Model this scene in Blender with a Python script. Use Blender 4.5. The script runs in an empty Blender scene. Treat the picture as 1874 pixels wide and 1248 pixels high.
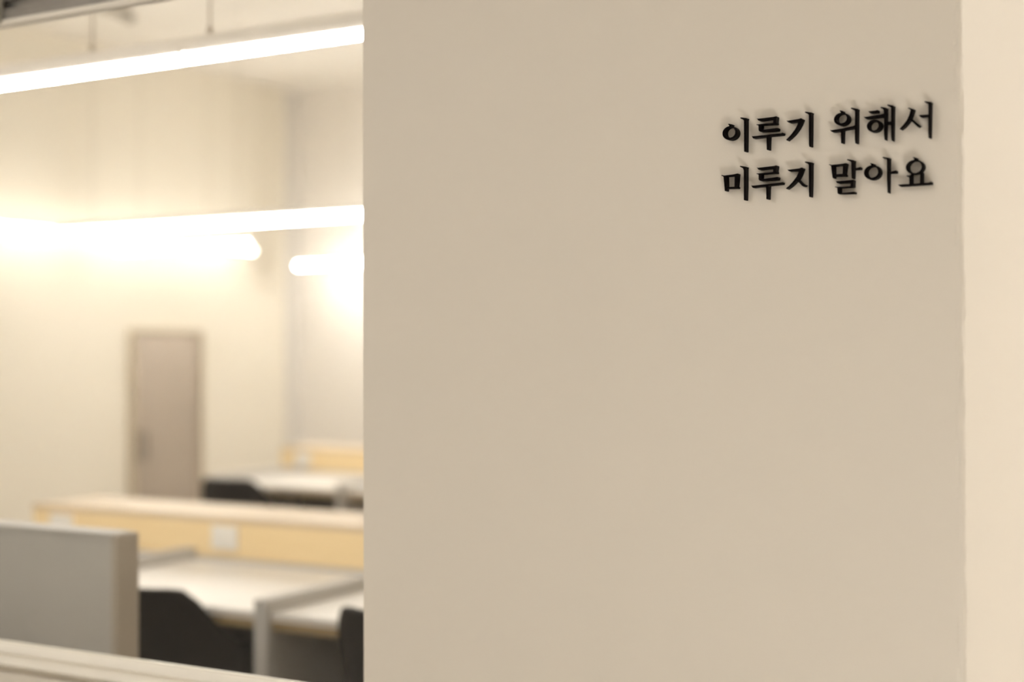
import bpy, bmesh, math, random
from mathutils import Matrix, Vector

random.seed(7)
SC = bpy.context.scene
COL = SC.collection

# ------------------------------------------------------------------ camera
CAM_H = 1.45
yaw, pitch, roll = math.radians(29.84), math.radians(0.62), math.radians(-0.15)
F = Vector((-math.sin(yaw) * math.cos(pitch), math.cos(yaw) * math.cos(pitch), math.sin(pitch)))
R0 = F.cross(Vector((0, 0, 1))).normalized()
U0 = R0.cross(F)
R = R0 * math.cos(roll) + U0 * math.sin(roll)
U = -R0 * math.sin(roll) + U0 * math.cos(roll)
cd = bpy.data.cameras.new('camera')
cam = bpy.data.objects.new('camera', cd)
COL.objects.link(cam)
m = Matrix.Identity(4)
for i in range(3):
    m[i][0], m[i][1], m[i][2] = R[i], U[i], -F[i]
m.translation = Vector((0, -2.0, CAM_H))
cam.matrix_world = m
cd.sensor_width = 36.0
cd.lens = 50.0
cd.clip_start = 0.05
cd.dof.use_dof = True
cd.dof.focus_distance = 2.15
cd.dof.aperture_fstop = 1.55
SC.camera = cam

# ------------------------------------------------------------------ world and exposure
w = bpy.data.worlds.new('world')
SC.world = w
w.use_nodes = True
w.node_tree.nodes['Background'].inputs[0].default_value = (0.9, 0.85, 0.75, 1)
w.node_tree.nodes['Background'].inputs[1].default_value = 0.05
vs = SC.view_settings
vs.view_transform = 'Standard'
vs.look = 'None'
vs.exposure = 0.0
vs.gamma = 1.0
vs.use_curve_mapping = False
SC.cycles.max_bounces = 14
SC.cycles.diffuse_bounces = 7
SC.cycles.transparent_max_bounces = 16
SC.cycles.sample_clamp_indirect = 8.0

# lamp brightness: study room tubes, hallway lamps, floor uplight
TUBE = 72.0
STRIP_FILL = 6.0  # added strips on the housings, fill for ceiling and upper walls
NEAR = 92.0
WASH = 15.0
HALL = 18.5
UPLIGHT = 70.0
SIDE = 42.0

# ------------------------------------------------------------------ helpers
def nmat(name, col, rough=0.6, metal=0.0, spec=0.5, bump=None, vary=None, emit=None, coat=0.0):
    mt = bpy.data.materials.new(name)
    mt.use_nodes = True
    nt = mt.node_tree
    b = nt.nodes['Principled BSDF']
    b.inputs['Base Color'].default_value = (*col, 1)
    b.inputs['Roughness'].default_value = rough
    b.inputs['Metallic'].default_value = metal
    b.inputs['Specular IOR Level'].default_value = spec
    b.inputs['Coat Weight'].default_value = coat
    tc = nt.nodes.new('ShaderNodeTexCoord')
    if vary:
        sc, amt = vary
        n = nt.nodes.new('ShaderNodeTexNoise')
        n.inputs['Scale'].default_value = sc
        n.inputs['Detail'].default_value = 4
        nt.links.new(tc.outputs['Object'], n.inputs['Vector'])
        r = nt.nodes.new('ShaderNodeValToRGB')
        r.color_ramp.elements[0].position = 0.3
        r.color_ramp.elements[1].position = 0.7
        r.color_ramp.elements[0].color = (*[c * (1 - amt) for c in col], 1)
        r.color_ramp.elements[1].color = (*[min(1, c * (1 + amt)) for c in col], 1)
        nt.links.new(n.outputs['Fac'], r.inputs['Fac'])
        nt.links.new(r.outputs['Color'], b.inputs['Base Color'])
    if bump:
        sc, st, dist = bump
        n = nt.nodes.new('ShaderNodeTexNoise')
        n.inputs['Scale'].default_value = sc
        n.inputs['Detail'].default_value = 3
        nt.links.new(tc.outputs['Object'], n.inputs['Vector'])
        bp = nt.nodes.new('ShaderNodeBump')
        bp.inputs['Strength'].default_value = st
        bp.inputs['Distance'].default_value = dist
        nt.links.new(n.outputs['Fac'], bp.inputs['Height'])
        nt.links.new(bp.outputs['Normal'], b.inputs['Normal'])
    if emit:
        b.inputs['Emission Color'].default_value = (*emit[0], 1)
        b.inputs['Emission Strength'].default_value = emit[1]
    return mt

def wood_mat(name, c1, c2):
    mt = bpy.data.materials.new(name)
    mt.use_nodes = True
    nt = mt.node_tree
    b = nt.nodes['Principled BSDF']
    tc = nt.nodes.new('ShaderNodeTexCoord')
    mp = nt.nodes.new('ShaderNodeMapping')
    mp.inputs['Scale'].default_value = (1.2, 14, 22)
    n = nt.nodes.new('ShaderNodeTexNoise')
    n.inputs['Scale'].default_value = 2.4
    n.inputs['Detail'].default_value = 6
    r = nt.nodes.new('ShaderNodeValToRGB')
    r.color_ramp.elements[0].position = 0.35
    r.color_ramp.elements[1].position = 0.65
    r.color_ramp.elements[0].color = (*c1, 1)
    r.color_ramp.elements[1].color = (*c2, 1)
    nt.links.new(tc.outputs['Object'], mp.inputs['Vector'])
    nt.links.new(mp.outputs['Vector'], n.inputs['Vector'])
    nt.links.new(n.outputs['Fac'], r.inputs['Fac'])
    nt.links.new(r.outputs['Color'], b.inputs['Base Color'])
    b.inputs['Roughness'].default_value = 0.45
    return mt

def glass_mat(name):
    mt = bpy.data.materials.new(name)
    mt.use_nodes = True
    nt = mt.node_tree
    nt.nodes.remove(nt.nodes['Principled BSDF'])
    out = nt.nodes['Material Output']
    tr = nt.nodes.new('ShaderNodeBsdfTransparent')
    tr.inputs['Color'].default_value = (0.985, 0.99, 0.985, 1)
    gl = nt.nodes.new('ShaderNodeBsdfGlossy')
    gl.inputs['Roughness'].default_value = 0.0
    lw = nt.nodes.new('ShaderNodeLayerWeight')
    lw.inputs['Blend'].default_value = 0.5
    pw = nt.nodes.new('ShaderNodeMath')
    pw.operation = 'POWER'
    pw.inputs[1].default_value = 5.0
    ma = nt.nodes.new('ShaderNodeMath')
    ma.operation = 'MULTIPLY_ADD'
    ma.inputs[1].default_value = 0.96
    ma.inputs[2].default_value = 0.035
    mx = nt.nodes.new('ShaderNodeMixShader')
    nt.links.new(lw.outputs['Facing'], pw.inputs[0])
    nt.links.new(pw.outputs[0], ma.inputs[0])
    nt.links.new(ma.outputs[0], mx.inputs['Fac'])
    nt.links.new(tr.outputs[0], mx.inputs[1])
    nt.links.new(gl.outputs[0], mx.inputs[2])
    nt.links.new(mx.outputs[0], out.inputs['Surface'])
    return mt

def lamp_mat(name, col, strength):
    return nmat(name, (0.9, 0.9, 0.88), 0.4, emit=(col, strength))

M = {}
M['wall_paint'] = nmat('beige_wall_paint', (0.70, 0.65, 0.575), 0.55, bump=(260, 0.08, 0.0015), vary=(1.1, 0.012))
M['cream_paint'] = nmat('cream_wall_paint', (0.83, 0.785, 0.69), 0.7, vary=(0.6, 0.015))
M['back_paint'] = nmat('pale_grey_wall_paint', (0.80, 0.765, 0.72), 0.7, vary=(0.6, 0.015))
M['hall_paint'] = nmat('hallway_paint', (0.78, 0.76, 0.73), 0.7, vary=(0.6, 0.02))
M['ceiling'] = nmat('ceiling_paint', (0.86, 0.83, 0.78), 0.8, vary=(0.8, 0.01))
M['carpet'] = nmat('dark_carpet', (0.34, 0.31, 0.28), 0.95, bump=(400, 0.4, 0.003), vary=(40, 0.2))
M['hall_floor'] = nmat('pale_floor_tile', (0.66, 0.64, 0.60), 0.5, vary=(3, 0.05))
M['frame'] = nmat('cream_frame_enamel', (0.93, 0.89, 0.81), 0.35, vary=(9, 0.01))
M['rail'] = nmat('brushed_aluminium', (0.50, 0.49, 0.48), 0.35, metal=0.9, bump=(90, 0.05, 0.001), vary=(30, 0.06))
M['rail_dark'] = nmat('dark_rail_slot', (0.10, 0.09, 0.08), 0.5, vary=(20, 0.1))
M['clamp'] = nmat('cast_zinc', (0.36, 0.34, 0.29), 0.6, metal=0.3, vary=(60, 0.15))
M['letter'] = nmat('black_acrylic', (0.0025, 0.001, 0.001), 0.55, spec=0.06, vary=(60, 0.25))
M['glass'] = glass_mat('clear_glass')
M['grey_panel'] = nmat('grey_laminate', (0.53, 0.515, 0.495), 0.6, vary=(5, 0.03))
M['grey_edge'] = nmat('warm_grey_edge', (0.46, 0.415, 0.355), 0.6, vary=(5, 0.03))
M['white_top'] = nmat('white_laminate', (0.76, 0.73, 0.69), 0.4, vary=(4, 0.015))
M['wood'] = wood_mat('birch_wood', (0.90, 0.70, 0.40), (0.95, 0.76, 0.46))
M['wood_edge'] = wood_mat('olive_wood_edge', (0.30, 0.22, 0.11), (0.38, 0.28, 0.15))
M['wood_top'] = wood_mat('pale_birch_top', (0.66, 0.53, 0.37), (0.71, 0.58, 0.42))
M['outlet'] = nmat('white_plastic', (0.86, 0.84, 0.80), 0.4, vary=(30, 0.01))
M['black_shell'] = nmat('black_plastic', (0.009, 0.006, 0.005), 0.6, spec=0.2, vary=(12, 0.2))
M['black_metal'] = nmat('black_steel', (0.02, 0.02, 0.02), 0.4, metal=0.6, vary=(20, 0.1))
M['dark_panel'] = nmat('dark_modesty_panel', (0.05, 0.043, 0.04), 0.6, vary=(6, 0.1))
M['housing'] = nmat('white_lamp_housing', (0.93, 0.90, 0.87), 0.45, vary=(12, 0.01))
M['tube_clip'] = nmat('white_clip_plastic', (0.85, 0.84, 0.82), 0.5, vary=(20, 0.01))
M['wire'] = nmat('lamp_wire_grey', (0.50, 0.44, 0.37), 0.5, metal=0.1, vary=(30, 0.05))
M['tube'] = lamp_mat('lit_tube', (1.0, 0.95, 0.875), TUBE)
M['wash_tube'] = lamp_mat('lit_wash_tube', (1.0, 0.94, 0.85), WASH)
M['added_fill_strip'] = lamp_mat('lit_added_fill', (1.0, 0.94, 0.85), STRIP_FILL)
M['near_tube'] = lamp_mat('lit_near_tube', (1.0, 0.95, 0.875), NEAR)
M['hall_tube'] = lamp_mat('lit_hall_diffuser', (1.0, 0.955, 0.90), HALL)
M['side_tube'] = lamp_mat('lit_side_diffuser', (1.0, 0.95, 0.88), SIDE)
M['uplight'] = lamp_mat('lit_uplight_lens', (1.0, 0.955, 0.90), UPLIGHT)
M['door'] = nmat('brushed_steel_door', (0.52, 0.46, 0.41), 0.25, metal=0.75, vary=(2, 0.05))
M['door_frame'] = nmat('beige_door_frame', (0.50, 0.43, 0.32), 0.5, vary=(6, 0.02))
M['column'] = nmat('grey_corner_paint', (0.70, 0.675, 0.64), 0.7, vary=(2, 0.02))
M['pipe'] = nmat('grey_pipe_paint', (0.30, 0.27, 0.22), 0.5, vary=(9, 0.06))

def link(name, me, mat=None, parent=None):
    o = bpy.data.objects.new(name, me)
    COL.objects.link(o)
    if mat is not None:
        me.materials.append(M[mat])
    if parent is not None:
        o.parent = parent
    return o

def empty(name, loc, label, cat, group=None):
    o = bpy.data.objects.new(name, None)
    o.empty_display_size = 0.1
    COL.objects.link(o)
    o.location = loc
    return tag(o, label, cat, group)

def tag(o, label, cat, group=None):
    o['label'] = label
    o['category'] = cat
    if group:
        o['group'] = group
    return o

def struct(o, label=None):
    o['kind'] = 'structure'
    if label:
        o['label'] = label
    return o

def bm_box(bm, x0, x1, y0, y1, z0, z1, bevel=0.0, seg=2):
    vs_ = [bm.verts.new(p) for p in ((x0, y0, z0), (x1, y0, z0), (x1, y1, z0), (x0, y1, z0),
                                     (x0, y0, z1), (x1, y0, z1), (x1, y1, z1), (x0, y1, z1))]
    fs = [bm.faces.new([vs_[i] for i in q]) for q in
          ((3, 2, 1, 0), (4, 5, 6, 7), (0, 1, 5, 4), (1, 2, 6, 5), (2, 3, 7, 6), (3, 0, 4, 7))]
    if bevel > 0:
        es = list({e for f_ in fs for e in f_.edges})
        bmesh.ops.bevel(bm, geom=es, offset=bevel, segments=seg, affect='EDGES', profile=0.5)

def mesh_of(bm, name, smooth=False):
    bmesh.ops.recalc_face_normals(bm, faces=bm.faces)
    me = bpy.data.meshes.new(name)
    bm.to_mesh(me)
    bm.free()
    if smooth:
        for p in me.polygons:
            p.use_smooth = True
    return me

def box(name, x0, x1, y0, y1, z0, z1, mat, parent=None, bevel=0.0, seg=2):
    bm = bmesh.new()
    bm_box(bm, x0, x1, y0, y1, z0, z1, bevel, seg)
    return link(name, mesh_of(bm, name), mat, parent)

def tube_mesh(name, p0, p1, r, n=16, r1=None, caps=True):
    p0, p1 = Vector(p0), Vector(p1)
    d = (p1 - p0).normalized()
    a = d.cross(Vector((0, 0, 1)))
    if a.length < 1e-4:
        a = Vector((1, 0, 0))
    a.normalize()
    b = d.cross(a)
    r1 = r if r1 is None else r1
    bm = bmesh.new()
    r0v = [bm.verts.new(p0 + (a * math.cos(2 * math.pi * i / n) + b * math.sin(2 * math.pi * i / n)) * r) for i in range(n)]
    r1v = [bm.verts.new(p1 + (a * math.cos(2 * math.pi * i / n) + b * math.sin(2 * math.pi * i / n)) * r1) for i in range(n)]
    for i in range(n):
        f_ = bm.faces.new((r0v[i], r0v[(i + 1) % n], r1v[(i + 1) % n], r1v[i]))
        f_.smooth = True
    if caps:
        bm.faces.new(r0v[::-1])
        bm.faces.new(r1v)
    bmesh.ops.recalc_face_normals(bm, faces=bm.faces)
    me = bpy.data.meshes.new(name)
    bm.to_mesh(me)
    bm.free()
    return me

def tube(name, p0, p1, r, mat, parent=None, n=16, r1=None):
    return link(name, tube_mesh(name, p0, p1, r, n, r1), mat, parent)

def profile_x(name, prof, x0, x1, mat, parent=None):
    """extrude a closed (y, z) outline along X"""
    bm = bmesh.new()
    a = [bm.verts.new((x0, y, z)) for y, z in prof]
    b = [bm.verts.new((x1, y, z)) for y, z in prof]
    n = len(prof)
    for i in range(n):
        bm.faces.new((a[i], a[(i + 1) % n], b[(i + 1) % n], b[i]))
    bm.faces.new(a[::-1])
    bm.faces.new(b)
    return link(name, mesh_of(bm, name), mat, parent)

# ------------------------------------------------------------------ the setting
XW, XC = -1.443, -0.433            # ends of the lettered wall
XS, YB, ZC = -8.3, 8.47, 3.9       # study room: side wall, back wall, ceiling
HX0, HX1, HY0, HZ = -6.5, 3.2, -4.6, 2.9   # hallway

def lettered_wall():
    """L-shaped wall with a hand-plastered rounded outer corner"""
    r = 0.008
    prof = [(XW, 0.0), (XW + 0.3, 0.0), (XC - r - 0.004, 0.0)]
    n = 6
    for i in range(n + 1):
        a = math.pi / 2 * i / n
        prof.append((XC - r + r * math.sin(a), r - r * math.cos(a)))
    prof += [(XC, r + 0.004), (XC, YB), (XC - 0.16, YB), (XC - 0.16, 0.16), (XW, 0.16)]
    zs = [0.0, 0.6] + [0.7 + 1.6 * i / 260 for i in range(261)] + [2.9, ZC]
    rnd = random.Random(3)
    bm = bmesh.new()
    rows = []
    jit = [0.0] * (n + 1)
    for z in zs:
        row = []
        for k, (x, y) in enumerate(prof):
            if 3 <= k <= 3 + n and 0.65 < z < 2.35:
                j = k - 3
                jit[j] = 0.72 * jit[j] + rnd.gauss(0, 0.00045)
                a = math.pi / 2 * j / n
                x += math.sin(a) * jit[j]
                y -= math.cos(a) * jit[j]
            row.append(bm.verts.new((x, y, z)))
        rows.append(row)
    m_ = len(prof)
    for i in range(len(rows) - 1):
        for k in range(m_):
            f_ = bm.faces.new((rows[i][k], rows[i][(k + 1) % m_], rows[i + 1][(k + 1) % m_], rows[i + 1][k]))
            f_.smooth = 3 <= k < 3 + n
    bm.faces.new(rows[0][::-1])
    bm.faces.new(rows[-1])
    return struct(link('wall_front', mesh_of(bm, 'wall_front'), 'wall_paint'), 'smooth beige plaster wall that carries the black raised letters')
lettered_wall()
struct(box('wall_front_apron', HX0, XW, 0.0, 0.16, 0.0, 0.812, 'wall_paint'))
struct(box('wall_front_header', HX0, XW, 0.0, 0.16, 2.24, ZC, 'wall_paint'))
struct(box('wall_front_end', XS - 0.15, HX0, 0.0, 0.16, 0.0, ZC, 'cream_paint'))
struct(box('wall_left', XS - 0.15, XS, 0.16, YB, 0.0, ZC, 'cream_paint'), 'cream painted side wall of the study room')
struct(box('wall_back', XS - 0.15, XC, YB, YB + 0.15, 0.0, ZC, 'back_paint'), 'pale grey back wall of the study room')
struct(box('ceiling', XS - 0.15, XC, 0.0, YB + 0.15, ZC, ZC + 0.1, 'ceiling'))
struct(box('floor', XS - 0.15, XC - 0.16, 0.16, YB + 0.15, -0.1, 0.0, 'carpet'), 'dark carpet floor of the study room')
struct(box('wall_hall_left', HX0 - 0.15, HX0, HY0, 0.0, 0.0, HZ, 'hall_paint'))
struct(box('wall_hall_back', HX0 - 0.15, HX1, HY0 - 0.15, HY0, 0.0, HZ, 'hall_paint'))
struct(box('wall_hall_right', HX1, HX1 + 0.15, HY0 - 0.15, 5.0, 0.0, HZ, 'hall_paint'))
struct(box('wall_hall_far', XC, HX1 + 0.15, 5.0, 5.15, 0.0, HZ, 'hall_paint'))
struct(box('ceiling_hall', HX0 - 0.15, HX1 + 0.15, HY0 - 0.15, 0.0, HZ, HZ + 0.1, 'ceiling'))
struct(box('ceiling_passage', XC, HX1 + 0.15, 0.0, 5.15, HZ, HZ + 0.1, 'ceiling'))
struct(box('floor_hall', HX0 - 0.15, HX1 + 0.15, HY0 - 0.15, 0.0, -0.1, 0.0, 'hall_floor'))
struct(box('floor_passage', XC, HX1 + 0.15, 0.0, 5.15, -0.1, 0.0, 'hall_floor'))
struct(box('trim_1', XS, XS + 0.03, 8.27, YB, 0.0, ZC, 'column'), 'pale grey strip in the corner of the study room')

# interior window: glass, stepped cream sill frame, metal head rail
win = struct(bpy.data.objects.new('window_1', None), 'long interior window looking into the study room')
COL.objects.link(win)
win.location = (XW, 0.0, 0.812)
def inwin(o):
    o.parent = win
    o.matrix_parent_inverse = Matrix.Translation((-XW, 0, -0.812))
    return o
inwin(box('glass_pane', HX0, XW, 0.003, 0.011, 0.862, 2.20, 'glass'))
sill = [(0.020, 0.812), (0.014, 0.812), (0.014, 0.8300), (-0.018, 0.8305), (-0.021, 0.8325), (-0.021, 0.8345), (-0.018, 0.8385), (-0.010, 0.8455),
        (-0.006, 0.8475), (-0.003, 0.8475), (-0.003, 0.8510), (-0.009, 0.8525), (-0.010, 0.8545), (-0.007, 0.8600), (-0.002, 0.8660),
        (0.003, 0.8705), (0.003, 0.860), (0.011, 0.860), (0.011, 0.8705), (0.020, 0.8705)]
o = inwin(profile_x('sill_frame', sill, HX0, XW, 'frame'))
o['label'] = 'stepped cream sill frame'
rail = [(0.024, 2.24), (-0.012, 2.24), (-0.012, 2.200), (-0.004, 2.198), (-0.004, 2.192), (-0.012, 2.190), (-0.012, 2.176),
        (0.001, 2.175), (0.001, 2.160), (-0.012, 2.159), (-0.014, 2.156), (-0.014, 2.139), (-0.011, 2.134), (-0.006, 2.1305), (0.003, 2.1305),
        (0.003, 2.205), (0.011, 2.205), (0.011, 2.1305), (0.024, 2.1305)]
hr = inwin(profile_x('head_rail', rail, HX0, XW, 'rail'))
hr['label'] = 'grooved brushed metal head rail'
highlight = inwin(profile_x('rail_highlight', [(-0.016, 2.1290), (-0.016, 2.1350), (-0.0145, 2.1360), (-0.0065, 2.1302), (0.003, 2.1302), (0.003, 2.1285), (-0.013, 2.1275)], HX0, XW, 'frame'))  # pale strip paints in the bright reflection along the rail's lower edge
highlight['label'] = 'white strip added as the lower lip of the rail'
bm = bmesh.new()
bm_box(bm, -2.365, -2.328, -0.034, -0.010, 2.128, 2.20, 0.008, 3)
inwin(link('rail_clamp', mesh_of(bm, 'rail_clamp', True), 'clamp'))

# door in the side wall
d = struct(bpy.data.objects.new('door_1', None), 'narrow steel door with beige frame in the cream side wall')
COL.objects.link(d)
d.location = (XS, 6.73, 0)
DY0, DY1, DZ = -0.375, 0.375, 1.645
box('jamb', 0, 0.05, DY0 - 0.035, DY0, 0, DZ + 0.03, 'door_frame', d, 0.004)
box('jamb', 0, 0.05, DY1, DY1 + 0.035, 0, DZ + 0.03, 'door_frame', d, 0.004)
box('lintel', 0, 0.05, DY0, DY1, DZ, DZ + 0.03, 'door_frame', d, 0.004)
box('leaf', 0, 0.03, DY0 + 0.006, DY1 - 0.006, 0.01, DZ - 0.006, 'door', d, 0.003)
h = tube('handle', (0.075, DY0 + 0.08, 0.62), (0.075, DY0 + 0.08, 0.86), 0.009, 'black_metal', d)
for z in (0.65, 0.83):
    tube('handle_post', (0.028, DY0 + 0.08, z), (0.075, DY0 + 0.08, z), 0.006, 'black_metal', h, 10)

# ------------------------------------------------------------------ the slogan
LETTERS = [
 ('이', (-0.7604, 1.7512), [
  ('consonant','ring',[[-70,293,120,103],[-68,301,79,77]]),
  ('cap','poly',[[(-100,431),(-80,431),(-43,420),(-41,411),(-55,400),(-51,385),(-83,388),(-80,405),(-97,420)]]),
  ('vowel','poly',[[(90,510),(115,508),(189,492),(190,482),(182,473),(180,218),(174,0),(148,0),(147,454),(139,471),(103,489),(93,498)]]),
 ]),
 ('루', (-0.7097, 1.7512), [
  ('consonant','poly',[[(-162,476),(-137,468),(101,475),(138,481),(144,471),(134,397),(141,388),(139,364),(-91,373),(-93,297),(157,309),(161,300),(153,269),(-105,273),(-126,283),(-134,301),(-135,368),(-144,376),(-165,379),(-166,388),(-138,386),(89,387),(94,444),(-104,437),(-138,441)]]),
  ('vowel','poly',[[(-238,222),(-218,215),(208,226),(234,233),(237,225),(230,200),(26,196),(22,133),(18,0),(-10,1),(-12,193),(-187,185),(-220,185),(-230,202)]]),
 ]),
 ('기', (-0.6621, 1.751), [
  ('consonant','poly',[[(-183,407),(-162,402),(1,414),(33,423),(57,409),(54,394),(30,336),(-6,276),(-68,201),(-125,152),(-178,114),(-193,125),(-148,162),(-104,210),(-59,264),(-23,324),(-4,375),(-127,371),(-156,376),(-171,390)]]),
  ('vowel','poly',[[(89,502),(101,511),(148,500),(192,492),(193,485),(187,474),(183,181),(178,0),(155,0),(149,42),(149,460),(136,475),(95,496)]]),
 ]),
 ('위', (-0.5959, 1.7506), [
  ('consonant','ring',[[-32,363,111,91],[-30,370,74,68]]),
  ('cap','poly',[[(-60,485),(-49,488),(-11,476),(-9,468),(-20,460),(-14,443),(-46,446),(-43,462),(-57,478)]]),
  ('vowel','poly',[[(-202,222),(-179,216),(-18,228),(130,249),(159,260),(162,458),(148,476),(105,497),(103,506),(113,512),(165,498),(200,489),(202,480),(196,466),(193,226),(187,0),(165,0),(158,61),(159,221),(-10,202),(-13,131),(-18,19),(-40,19),(-44,192),(-156,188),(-176,192),(-188,204)]]),
 ]),
 ('해', (-0.546, 1.7504), [
  ('consonant_stroke','poly',[[(-150,446),(-139,441),(-30,444),(-13,449),(-12,442),(-19,414),(-106,414),(-134,420)]]),
  ('consonant','ring',[[-65,229,104,88],[-68,230,65,65]]),
  ('vowel','poly',[[(26,481),(34,488),(81,475),(109,467),(110,457),(106,443),(103,269),(173,270),(174,462),(162,477),(123,497),(120,505),(129,512),(175,500),(207,491),(210,484),(205,470),(202,225),(195,0),(181,0),(173,61),(173,239),(103,241),(99,122),(94,20),(82,20),(74,97),(73,349),(-159,340),(-190,343),(-201,356),(-210,371),(-190,366),(25,380),(73,388),(71,435),(59,458),(31,471)]]),
 ]),
 ('서', (-0.4951, 1.7503), [
  ('consonant','poly',[[(-100,438),(-90,444),(-43,425),(-17,416),(-21,401),(-43,340),(-62,295),(-38,274),(11,226),(64,183),(35,161),(-6,205),(-60,264),(-82,258),(-109,225),(-153,179),(-203,145),(-219,156),(-169,205),(-114,275),(-81,343),(-63,408),(-75,422),(-97,432)]]),
  ('vowel','poly',[[(126,508),(134,513),(185,501),(218,494),(218,481),(213,468),(208,204),(199,0),(180,1),(177,97),(179,300),(89,298),(68,300),(57,314),(49,327),(68,327),(180,323),(182,465),(171,480),(131,499)]]),
 ]),
 ('미', (-0.7619, 1.6795), [
  ('consonant','poly',[[(-196,390),(-183,395),(-158,384),(-16,391),(59,402),(62,395),(55,310),(44,209),(61,206),(54,181),(-97,187),(-119,187),(-121,155),(-142,154),(-151,265),(-161,365),(-177,379),(-193,382)],[(-116,367),(14,371),(10,209),(-114,209)]]),
  ('vowel','poly',[[(93,503),(102,511),(151,502),(193,492),(195,485),(190,470),(188,209),(180,0),(157,0),(156,444),(145,471),(105,494)]]),
 ]),
 ('루', (-0.7108, 1.679), [
  ('consonant','poly',[[(-153,476),(-129,469),(110,479),(147,486),(153,477),(142,402),(150,393),(148,369),(-82,374),(-84,298),(166,315),(170,306),(162,275),(-96,274),(-117,284),(-125,302),(-126,368),(-135,376),(-156,379),(-157,388),(-129,386),(97,391),(102,448),(-95,438),(-129,441)]]),
  ('vowel','poly',[[(-237,218),(-217,211),(208,229),(235,236),(238,228),(230,203),(27,196),(23,132),(18,0),(-9,0),(-11,192),(-187,181),(-219,181),(-230,197)]]),
 ]),
 ('지', (-0.6626, 1.6786), [
  ('consonant','poly',[[(-169,419),(-149,413),(8,421),(46,433),(66,419),(61,403),(31,331),(-7,265),(19,235),(60,195),(106,175),(71,153),(48,167),(1,219),(-35,246),(-64,217),(-123,167),(-180,133),(-194,145),(-147,177),(-87,236),(-34,301),(5,378),(6,388),(-116,389),(-146,391),(-158,404)]]),
  ('vowel','poly',[[(91,507),(103,515),(149,505),(195,495),(195,485),(189,471),(186,196),(177,0),(155,0),(150,84),(150,460),(138,480),(97,499)]]),
 ]),
 ('말', (-0.5951, 1.6794), [
  ('consonant','poly',[[(-229,436),(-218,443),(-195,431),(-52,435),(22,443),(27,433),(13,352),(4,283),(19,280),(13,258),(-127,265),(-153,264),(-155,240),(-174,240),(-187,332),(-195,414),(-213,429)],[(-155,414),(-23,415),(-30,293),(-153,291)]]),
  ('vowel','poly',[[(35,488),(44,497),(91,486),(134,475),(135,464),(130,451),(129,358),(192,365),(225,373),(229,365),(221,339),(129,342),(125,244),(122,216),(102,217),(98,302),(96,448),(85,465),(40,480)]]),
  ('final_consonant','poly',[[(-130,198),(-110,193),(84,196),(126,199),(129,191),(124,115),(130,110),(124,93),(-37,96),(-71,95),(-72,21),(-40,20),(139,28),(146,26),(140,0),(-37,6),(-91,8),(-104,23),(-108,96),(-140,109),(-141,118),(-128,117),(-111,112),(83,109),(89,161),(-82,163),(-111,166)]]),
 ]),
 ('아', (-0.5446, 1.6776), [
  ('consonant','ring',[[-109,302,118,103],[-109,308,83,78]]),
  ('cap','poly',[[(-137,429),(-129,436),(-90,423),(-86,416),(-97,407),(-93,393),(-126,395),(-122,411),(-135,423)]]),
  ('vowel','poly',[[(37,503),(47,511),(91,499),(131,491),(133,480),(129,466),(126,292),(200,304),(224,309),(228,299),(222,272),(126,276),(123,102),(119,0),(105,2),(98,214),(98,463),(86,483),(41,495)]]),
 ]),
 ('요', (-0.4963, 1.6859), [
  ('consonant','ring',[[2,255,124,100],[5,256,91,85]]),
  ('cap','poly',[[(-23,390),(-13,394),(25,382),(30,375),(20,365),(22,351),(-10,353),(-5,369),(-18,381)]]),
  ('vowel','poly',[[(-228,27),(-209,25),(-75,24),(-75,111),(-85,123),(-109,131),(-111,139),(-101,144),(-69,141),(-43,169),(-41,163),(-42,25),(71,24),(74,161),(105,176),(103,24),(201,29),(223,37),(227,26),(222,0),(-189,0),(-211,0),(-222,13)]]),
 ]),
]

DEPTH = 0.012
def letter_piece(name, kind, loops, parent):
    cu = bpy.data.curves.new(name, 'CURVE')
    cu.dimensions = '2D'
    cu.fill_mode = 'BOTH'
    cu.extrude = DEPTH / 2
    for lp in loops:
        if kind == 'ring':
            cx, cz, rx, rz = lp
            pts = [(cx + rx * math.cos(t * math.tau / 40), cz + rz * math.sin(t * math.tau / 40)) for t in range(40)]
        else:
            pts = lp
        sp = cu.splines.new('POLY')
        sp.points.add(len(pts) - 1)
        for q, (px, pz) in zip(sp.points, pts):
            q.co = (px * 1e-4, pz * 1e-4, 0, 1)
        sp.use_cyclic_u = True
    tmp = bpy.data.objects.new('tmp', cu)
    COL.objects.link(tmp)
    bpy.context.view_layer.update()
    me = bpy.data.meshes.new_from_object(tmp.evaluated_get(bpy.context.evaluated_depsgraph_get()))
    bpy.data.objects.remove(tmp)
    bpy.data.curves.remove(cu)
    me.transform(Matrix.Rotation(math.radians(90), 4, 'X'))     # lay the outline in the wall plane
    me.transform(Matrix.Translation((0, -DEPTH / 2, 0)))
    me.materials.clear()
    return link(name, me, 'letter', parent)

WHERE = ['first letter of the upper line, beginning with a ring', 'second letter of the upper line, above its twin',
         'third letter of the upper line, before the gap', 'fourth letter of the upper line, after the gap',
         'fifth letter of the upper line, with a twin-barred vowel', 'last letter of the upper line',
         'first letter of the lower line, beginning with a square', 'second letter of the lower line, below its twin',
         'third letter of the lower line, before the gap', 'fourth letter of the lower line, stacked and dense',
         'fifth letter of the lower line, ring and barred stroke', 'last letter of the lower line, ring on a flat base']
for i, (ch, (lx, lz), parts) in enumerate(LETTERS):
    t = empty('wall_letter', (lx + 0.0007, 0.0, lz), 'black raised letter %s, %s' % (ch, WHERE[i]), 'letter', 'raised letters of the wall slogan')
    ring = None
    for nm, kind, loops in parts:
        if nm == 'cap':
            letter_piece('tick', kind, loops, ring)
        else:
            pc = letter_piece(nm, kind, loops, t)
            if kind == 'ring':
                ring = pc

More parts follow.
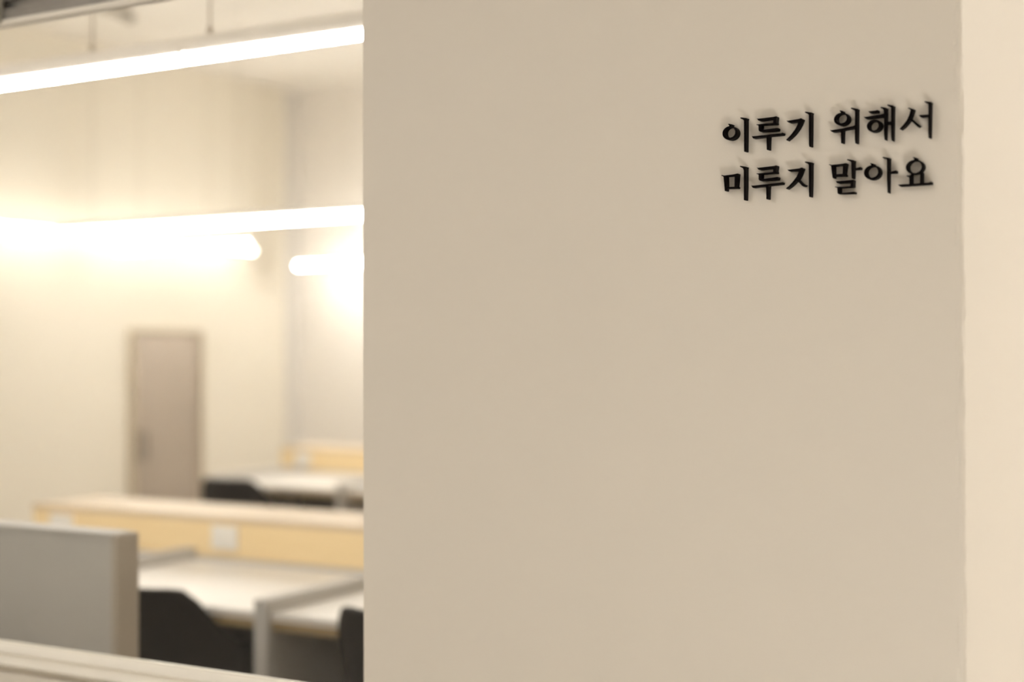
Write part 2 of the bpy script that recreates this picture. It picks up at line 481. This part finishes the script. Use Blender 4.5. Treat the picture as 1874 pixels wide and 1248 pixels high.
# ------------------------------------------------------------------ lamps of the study room
def lamp(axis, a0, a1, b, z, label, wires, connectors=(), lit='tube', rad=0.0135):
    """linear pendant: tube below a grooved housing, along X or Y"""
    P = (lambda s, e=0.0, zz=0.0: (s, b + e, z + zz)) if axis == 'X' else (lambda s, e=0.0, zz=0.0: (b + e, s, z + zz))
    mid = (a0 + a1) / 2
    base = Vector(P(mid))
    t = empty('pendant_lamp', base, label, 'lamp', 'linear pendant lamps of the study room')
    def loc(p):
        return tuple(Vector(p) - base)
    tube('tube', loc(P(a0 + 0.02)), loc(P(a1 - 0.02)), rad, lit, t, 12)
    prof = [(-0.009, rad + 0.001), (0.009, rad + 0.001), (0.011, 0.032), (0.011, 0.037), (0.006, 0.039), (0.006, 0.042), (0.013, 0.043),
            (0.013, 0.053), (0.010, 0.057), (-0.010, 0.057), (-0.013, 0.053), (-0.013, 0.043), (-0.006, 0.042),
            (-0.006, 0.039), (-0.011, 0.037), (-0.011, 0.032)]
    bm = bmesh.new()
    A = [bm.verts.new(loc(P(a0, e, q))) for e, q in prof]
    B = [bm.verts.new(loc(P(a1, e, q))) for e, q in prof]
    for k in range(len(prof)):
        bm.faces.new((A[k], A[(k + 1) % len(prof)], B[(k + 1) % len(prof)], B[k]))
    bm.faces.new(A[::-1])
    bm.faces.new(B)
    link('housing', mesh_of(bm, 'housing'), 'housing', t)
    if rad > 0.012:
      c0, c1 = Vector(loc(P(a0 + 0.05, -0.009, 0.0500))), Vector(loc(P(a1 - 0.05, 0.009, 0.0572)))
      box('added_fill_strip', c0.x, c1.x, c0.y, c1.y, c0.z, c1.z, 'added_fill_strip', t)  # added glowing strip, lifts the ceiling and upper walls
    for s, sg in ((a0, 1), (a1, -1)):
        tube('tube_cap', loc(P(s)), loc(P(s + sg * 0.024)), rad + 0.0015, 'housing', t, 12)
        bm = bmesh.new()
        c = Vector(loc(P(s + sg * 0.008, 0, 0.012)))
        bm_box(bm, c.x - 0.006, c.x + 0.006, c.y - 0.006, c.y + 0.006, c.z - 0.004, c.z + 0.012)
        link('lamp_holder', mesh_of(bm, 'lamp_holder'), 'housing', t)
    for s in connectors:
        c = Vector(loc(P(s, -0.012, 0.010)))
        box('tube_clip', c.x - 0.009, c.x + 0.009, c.y - 0.006, c.y + 0.006, c.z - 0.012, c.z + 0.010, 'tube_clip', t, 0.003)
    for s in wires:
        wr = tube('suspension_wire', loc(P(s, 0, 0.055)), loc((*P(s)[:2], ZC)), 0.0032 if rad < 0.012 else 0.0025, 'wire', t, 8)
        tube('wire_grip', loc(P(s, 0, 0.055)), loc(P(s, 0, 0.075)), 0.008, 'wire', wr, 10)
        tube('ceiling_cup', loc((*P(s)[:2], ZC - 0.03)), loc((*P(s)[:2], ZC)), 0.03, 'housing', wr, 14)
    return t

lamp('X', -5.2, -1.75, 0.85, 2.2440, 'long lit tube lamp with white housing right behind the glass', (-2.98, -2.55), (-2.64,), 'near_tube', 0.0105)
lamp('X', -7.10, -2.6, 4.48, 2.2440, 'long lit tube lamp hanging over the far desk row', (-6.78, -3.4))
lamp('X', -7.85, -6.53, 5.73, 2.2440, 'short lit tube lamp hanging between far desks and steel door', (-7.6, -6.36 - 0.3))
lamp('X', -7.95, -3.6, 8.0, 2.2600, 'lit tube lamp running along the pale grey back wall', (-7.4, -4.2))
lamp('Y', 3.0, 7.60, -8.08, 2.37, 'lit tube lamp running along the cream side wall above the door', (3.6, 7.0), (), 'wash_tube')

lamp('X', -4.6, -1.2, 6.3, 2.2440, 'added tube lamp, out of view, hanging behind the far desks near the back wall', (-4.2, -1.6))  # unseen extra lamp, added to raise the room's ambient light
# pipe under the ceiling
pp = empty('ceiling_pipe', (-7.1, 4.95, 3.80), 'short grey pipe stub hanging below the ceiling above the tube lamps', 'pipe')
tube('pipe_run', (0.06, -0.55, 0), (-0.06, 0.22, 0), 0.028, 'pipe', pp, 12)
for s in (-0.45, 0.15):
    tube('hanger', (0.0, s, 0.0), (0.0, s, 0.10), 0.008, 'pipe', pp, 8)
tube('end_cap', (-0.0594, 0.216, 0), (-0.066, 0.26, 0), 0.036, 'pipe', pp, 12)

# ------------------------------------------------------------------ low partition right behind the glass
pt = empty('low_partition', (-3.5, 0.435, 0.0), 'grey low partition panel standing just behind the window sill', 'partition')
box('panel', -2.0, 1.050, -0.030, 0.030, 0.0, 1.030, 'grey_panel', pt, 0.003)
box('end_trim', 1.050, 1.070, -0.036, 0.036, 0.0, 1.040, 'grey_edge', pt, 0.004)
box('top_cap', -2.0, 1.050, -0.036, 0.036, 1.030, 1.042, 'grey_panel', pt, 0.003)
box('foot', 0.60, 0.68, -0.16, 0.16, 0.0, 0.025, 'black_metal', pt, 0.004)

# ------------------------------------------------------------------ desks
def desk(x0, x1, y0, y1, label, group, last=False):
    t = empty('study_desk', ((x0 + x1) / 2, y0, 0.0), label, 'desk', group)
    w_ = (x1 - x0) / 2
    dp = y1 - y0
    box('desktop', -w_ + 0.018, w_ - (0.018 if last else 0.030), 0.0, dp, 0.697, 0.72, 'white_top', t, 0.002)
    box('edge_band', -w_ + 0.018, w_ - (0.018 if last else 0.030), 0.002, dp, 0.672, 0.697, 'wood_edge', t)
    box('side_panel', -w_ - 0.030, -w_ + 0.018, -0.02, dp, 0.0, 0.760, 'grey_panel', t, 0.003)
    if last:
        box('side_panel', w_ - 0.018, w_ + 0.018, -0.02, dp, 0.0, 0.760, 'grey_panel', t, 0.003)
    box('back_strip', -w_ + 0.018, w_ - (0.018 if last else 0.030), dp - 0.03, dp, 0.72, 0.732, 'grey_panel', t)
    box('modesty_panel', -w_ + 0.018, w_ - (0.018 if last else 0.030), dp - 0.06, dp - 0.04, 0.06, 0.672, 'dark_panel', t)
    return t

def riser(x0, x1, y0, y1, outlets, label):
    t = empty('wooden_riser', ((x0 + x1) / 2, (y0 + y1) / 2, 0.0), label, 'riser', 'wooden risers between the desks')
    w_, d_ = (x1 - x0) / 2, (y1 - y0) / 2
    box('front_board', -w_, w_, -d_, -d_ + 0.02, 0.0, 0.857, 'wood', t)
    box('back_board', -w_, w_, d_ - 0.02, d_, 0.0, 0.857, 'wood', t)
    for s in (-1, 1):
        box('end_board', min(s * w_, s * (w_ - 0.02)), max(s * w_, s * (w_ - 0.02)), -d_ + 0.02, d_ - 0.02, 0.0, 0.857, 'wood', t)
    box('top_board', -w_ - 0.004, w_ + 0.004, -d_ - 0.004, d_ + 0.004, 0.857, 0.877, 'wood_top', t, 0.002)
    cx = (x0 + x1) / 2
    for ox in outlets:
        p = box('outlet', ox - cx - 0.06, ox - cx + 0.06, -d_ - 0.010, -d_, 0.760, 0.846, 'outlet', t, 0.003)
        for s in (-0.028, 0.028):
            tube('socket', (ox - cx + s, -d_ - 0.013, 0.803), (ox - cx + s, -d_ - 0.009, 0.803), 0.022, 'outlet', p, 20)
    return t

NB = 'desks of the near row'
FB = 'desks of the far row'
desk(-4.42, -3.586, 1.20, 1.915, 'white topped desk at the free end of the near wooden riser', NB)
desk(-3.586, -2.635, 1.18, 1.915, 'white topped desk in front of the middle outlet of the near riser', NB)
desk(-2.635, -1.72, 1.18, 1.915, 'white topped desk behind the narrow grey upright, near row', NB, True)
riser(-4.42, -1.70, 1.92, 2.27, (-4.26, -3.435, -2.48), 'long birch riser with white outlets behind the near desk row')
desk(-5.645, -4.70, 4.32, 5.165, 'white topped desk at the free end of the far wooden riser', FB)
desk(-4.70, -3.80, 4.32, 5.165, 'white topped desk second along the far wooden riser', FB, True)
riser(-5.82, -3.78, 5.17, 5.52, (-5.64, -4.58), 'shorter birch riser with white outlets behind the far desk row')

# ------------------------------------------------------------------ chairs
def shell_mesh():
    n, k = 30, 7
    bm = bmesh.new()
    grid = []
    for i in range(n + 1):
        a = math.radians(-128 + 256 * i / n)
        s = min(1, max(0, (abs(math.degrees(a)) - 30) / 42))
        s = s * s * (3 - 2 * s)
        top = 0.785 * (1 - s) + 0.610 * s
        row = []
        for j in range(k + 1):
            v = j / k
            fl = 0.80 + 0.20 * v ** 0.6
            z = 0.40 + (top - 0.40) * v
            lean = -0.05 * v * max(0, math.cos(a))
            row.append(bm.verts.new((0.275 * math.sin(a) * fl, -0.245 * math.cos(a) * fl + lean, z)))
        grid.append(row)
    for i in range(n):
        for j in range(k):
            f_ = bm.faces.new((grid[i][j], grid[i + 1][j], grid[i + 1][j + 1], grid[i][j + 1]))
            f_.smooth = True
    return mesh_of(bm, 'backrest', True)

def chair(loc, rz, label):
    t = empty('tub_chair', loc, label, 'chair', 'black tub chairs at the desks')
    t.rotation_euler = (0, 0, rz)
    o = link('backrest', shell_mesh(), 'black_shell', t)
    md = o.modifiers.new('thickness', 'SOLIDIFY')
    md.thickness = 0.022
    md.offset = 0
    bv = o.modifiers.new('edge', 'BEVEL')
    bv.width = 0.006
    bv.segments = 2
    bm = bmesh.new()
    bm_box(bm, -0.215, 0.215, -0.19, 0.23, 0.39, 0.46, 0.032, 4)
    link('seat', mesh_of(bm, 'seat', True), 'black_shell', t)
    tube('column', (0, 0.02, 0.09), (0, 0.02, 0.40), 0.024, 'black_metal', t, 14)
    for q in range(5):
        a = math.tau * q / 5 + 0.3
        lg = tube('leg', (0, 0.02, 0.10), (0.27 * math.cos(a), 0.02 + 0.27 * math.sin(a), 0.062), 0.020, 'black_metal', t, 10, 0.013)
        tube('caster', (0.27 * math.cos(a) - 0.014 * math.sin(a), 0.02 + 0.27 * math.sin(a) + 0.014 * math.cos(a), 0.026),
             (0.27 * math.cos(a) + 0.014 * math.sin(a), 0.02 + 0.27 * math.sin(a) - 0.014 * math.cos(a), 0.026), 0.026, 'black_shell', lg, 14)
        tube('caster_stem', (0.27 * math.cos(a), 0.02 + 0.27 * math.sin(a), 0.03), (0.27 * math.cos(a), 0.02 + 0.27 * math.sin(a), 0.062), 0.008, 'black_metal', lg, 8)
    return t
chair((-3.04, 1.31, 0), 0.10, 'black tub chair half hidden behind the grey low partition')
chair((-2.13, 1.33, 0), -0.05, 'black tub chair beside the edge of the lettered wall')
chair((-5.27, 4.25, 0), 0.10, 'black tub chair pushed under the far desk row')

# ------------------------------------------------------------------ hallway lamps, outside the view
def hall_lamp(loc, sx, sy, mat, label):
    t = empty('ceiling_lamp', loc, label, 'lamp', 'hallway ceiling lamps')
    box('tray', -sx, sx, -sy, sy, -0.03, 0.0, 'housing', t, 0.004)
    box('diffuser', -sx + 0.02, sx - 0.02, -sy + 0.02, sy - 0.02, -0.045, -0.03, mat, t, 0.003)
hall_lamp((-2.4, -2.3, HZ), 0.38, 0.38, 'hall_tube', 'square flush ceiling lamp in the hallway facing the lettered wall')
hall_lamp((0.2, -3.6, HZ), 0.24, 0.24, 'hall_tube', 'square flush ceiling lamp at the hallway end by the passage')
hall_lamp((1.6, 2.0, HZ), 0.30, 0.60, 'side_tube', 'long flush ceiling lamp in the passage beside the lettered wall')
t = empty('floor_uplight', (0.34, -1.35, 0.0), 'low floor uplight standing below the lettered wall', 'lamp')
box('body', -0.22, 0.22, -0.12, 0.12, 0.0, 0.10, 'black_metal', t, 0.006)
box('lens', -0.20, 0.20, -0.10, 0.10, 0.10, 0.112, 'uplight', t, 0.003)
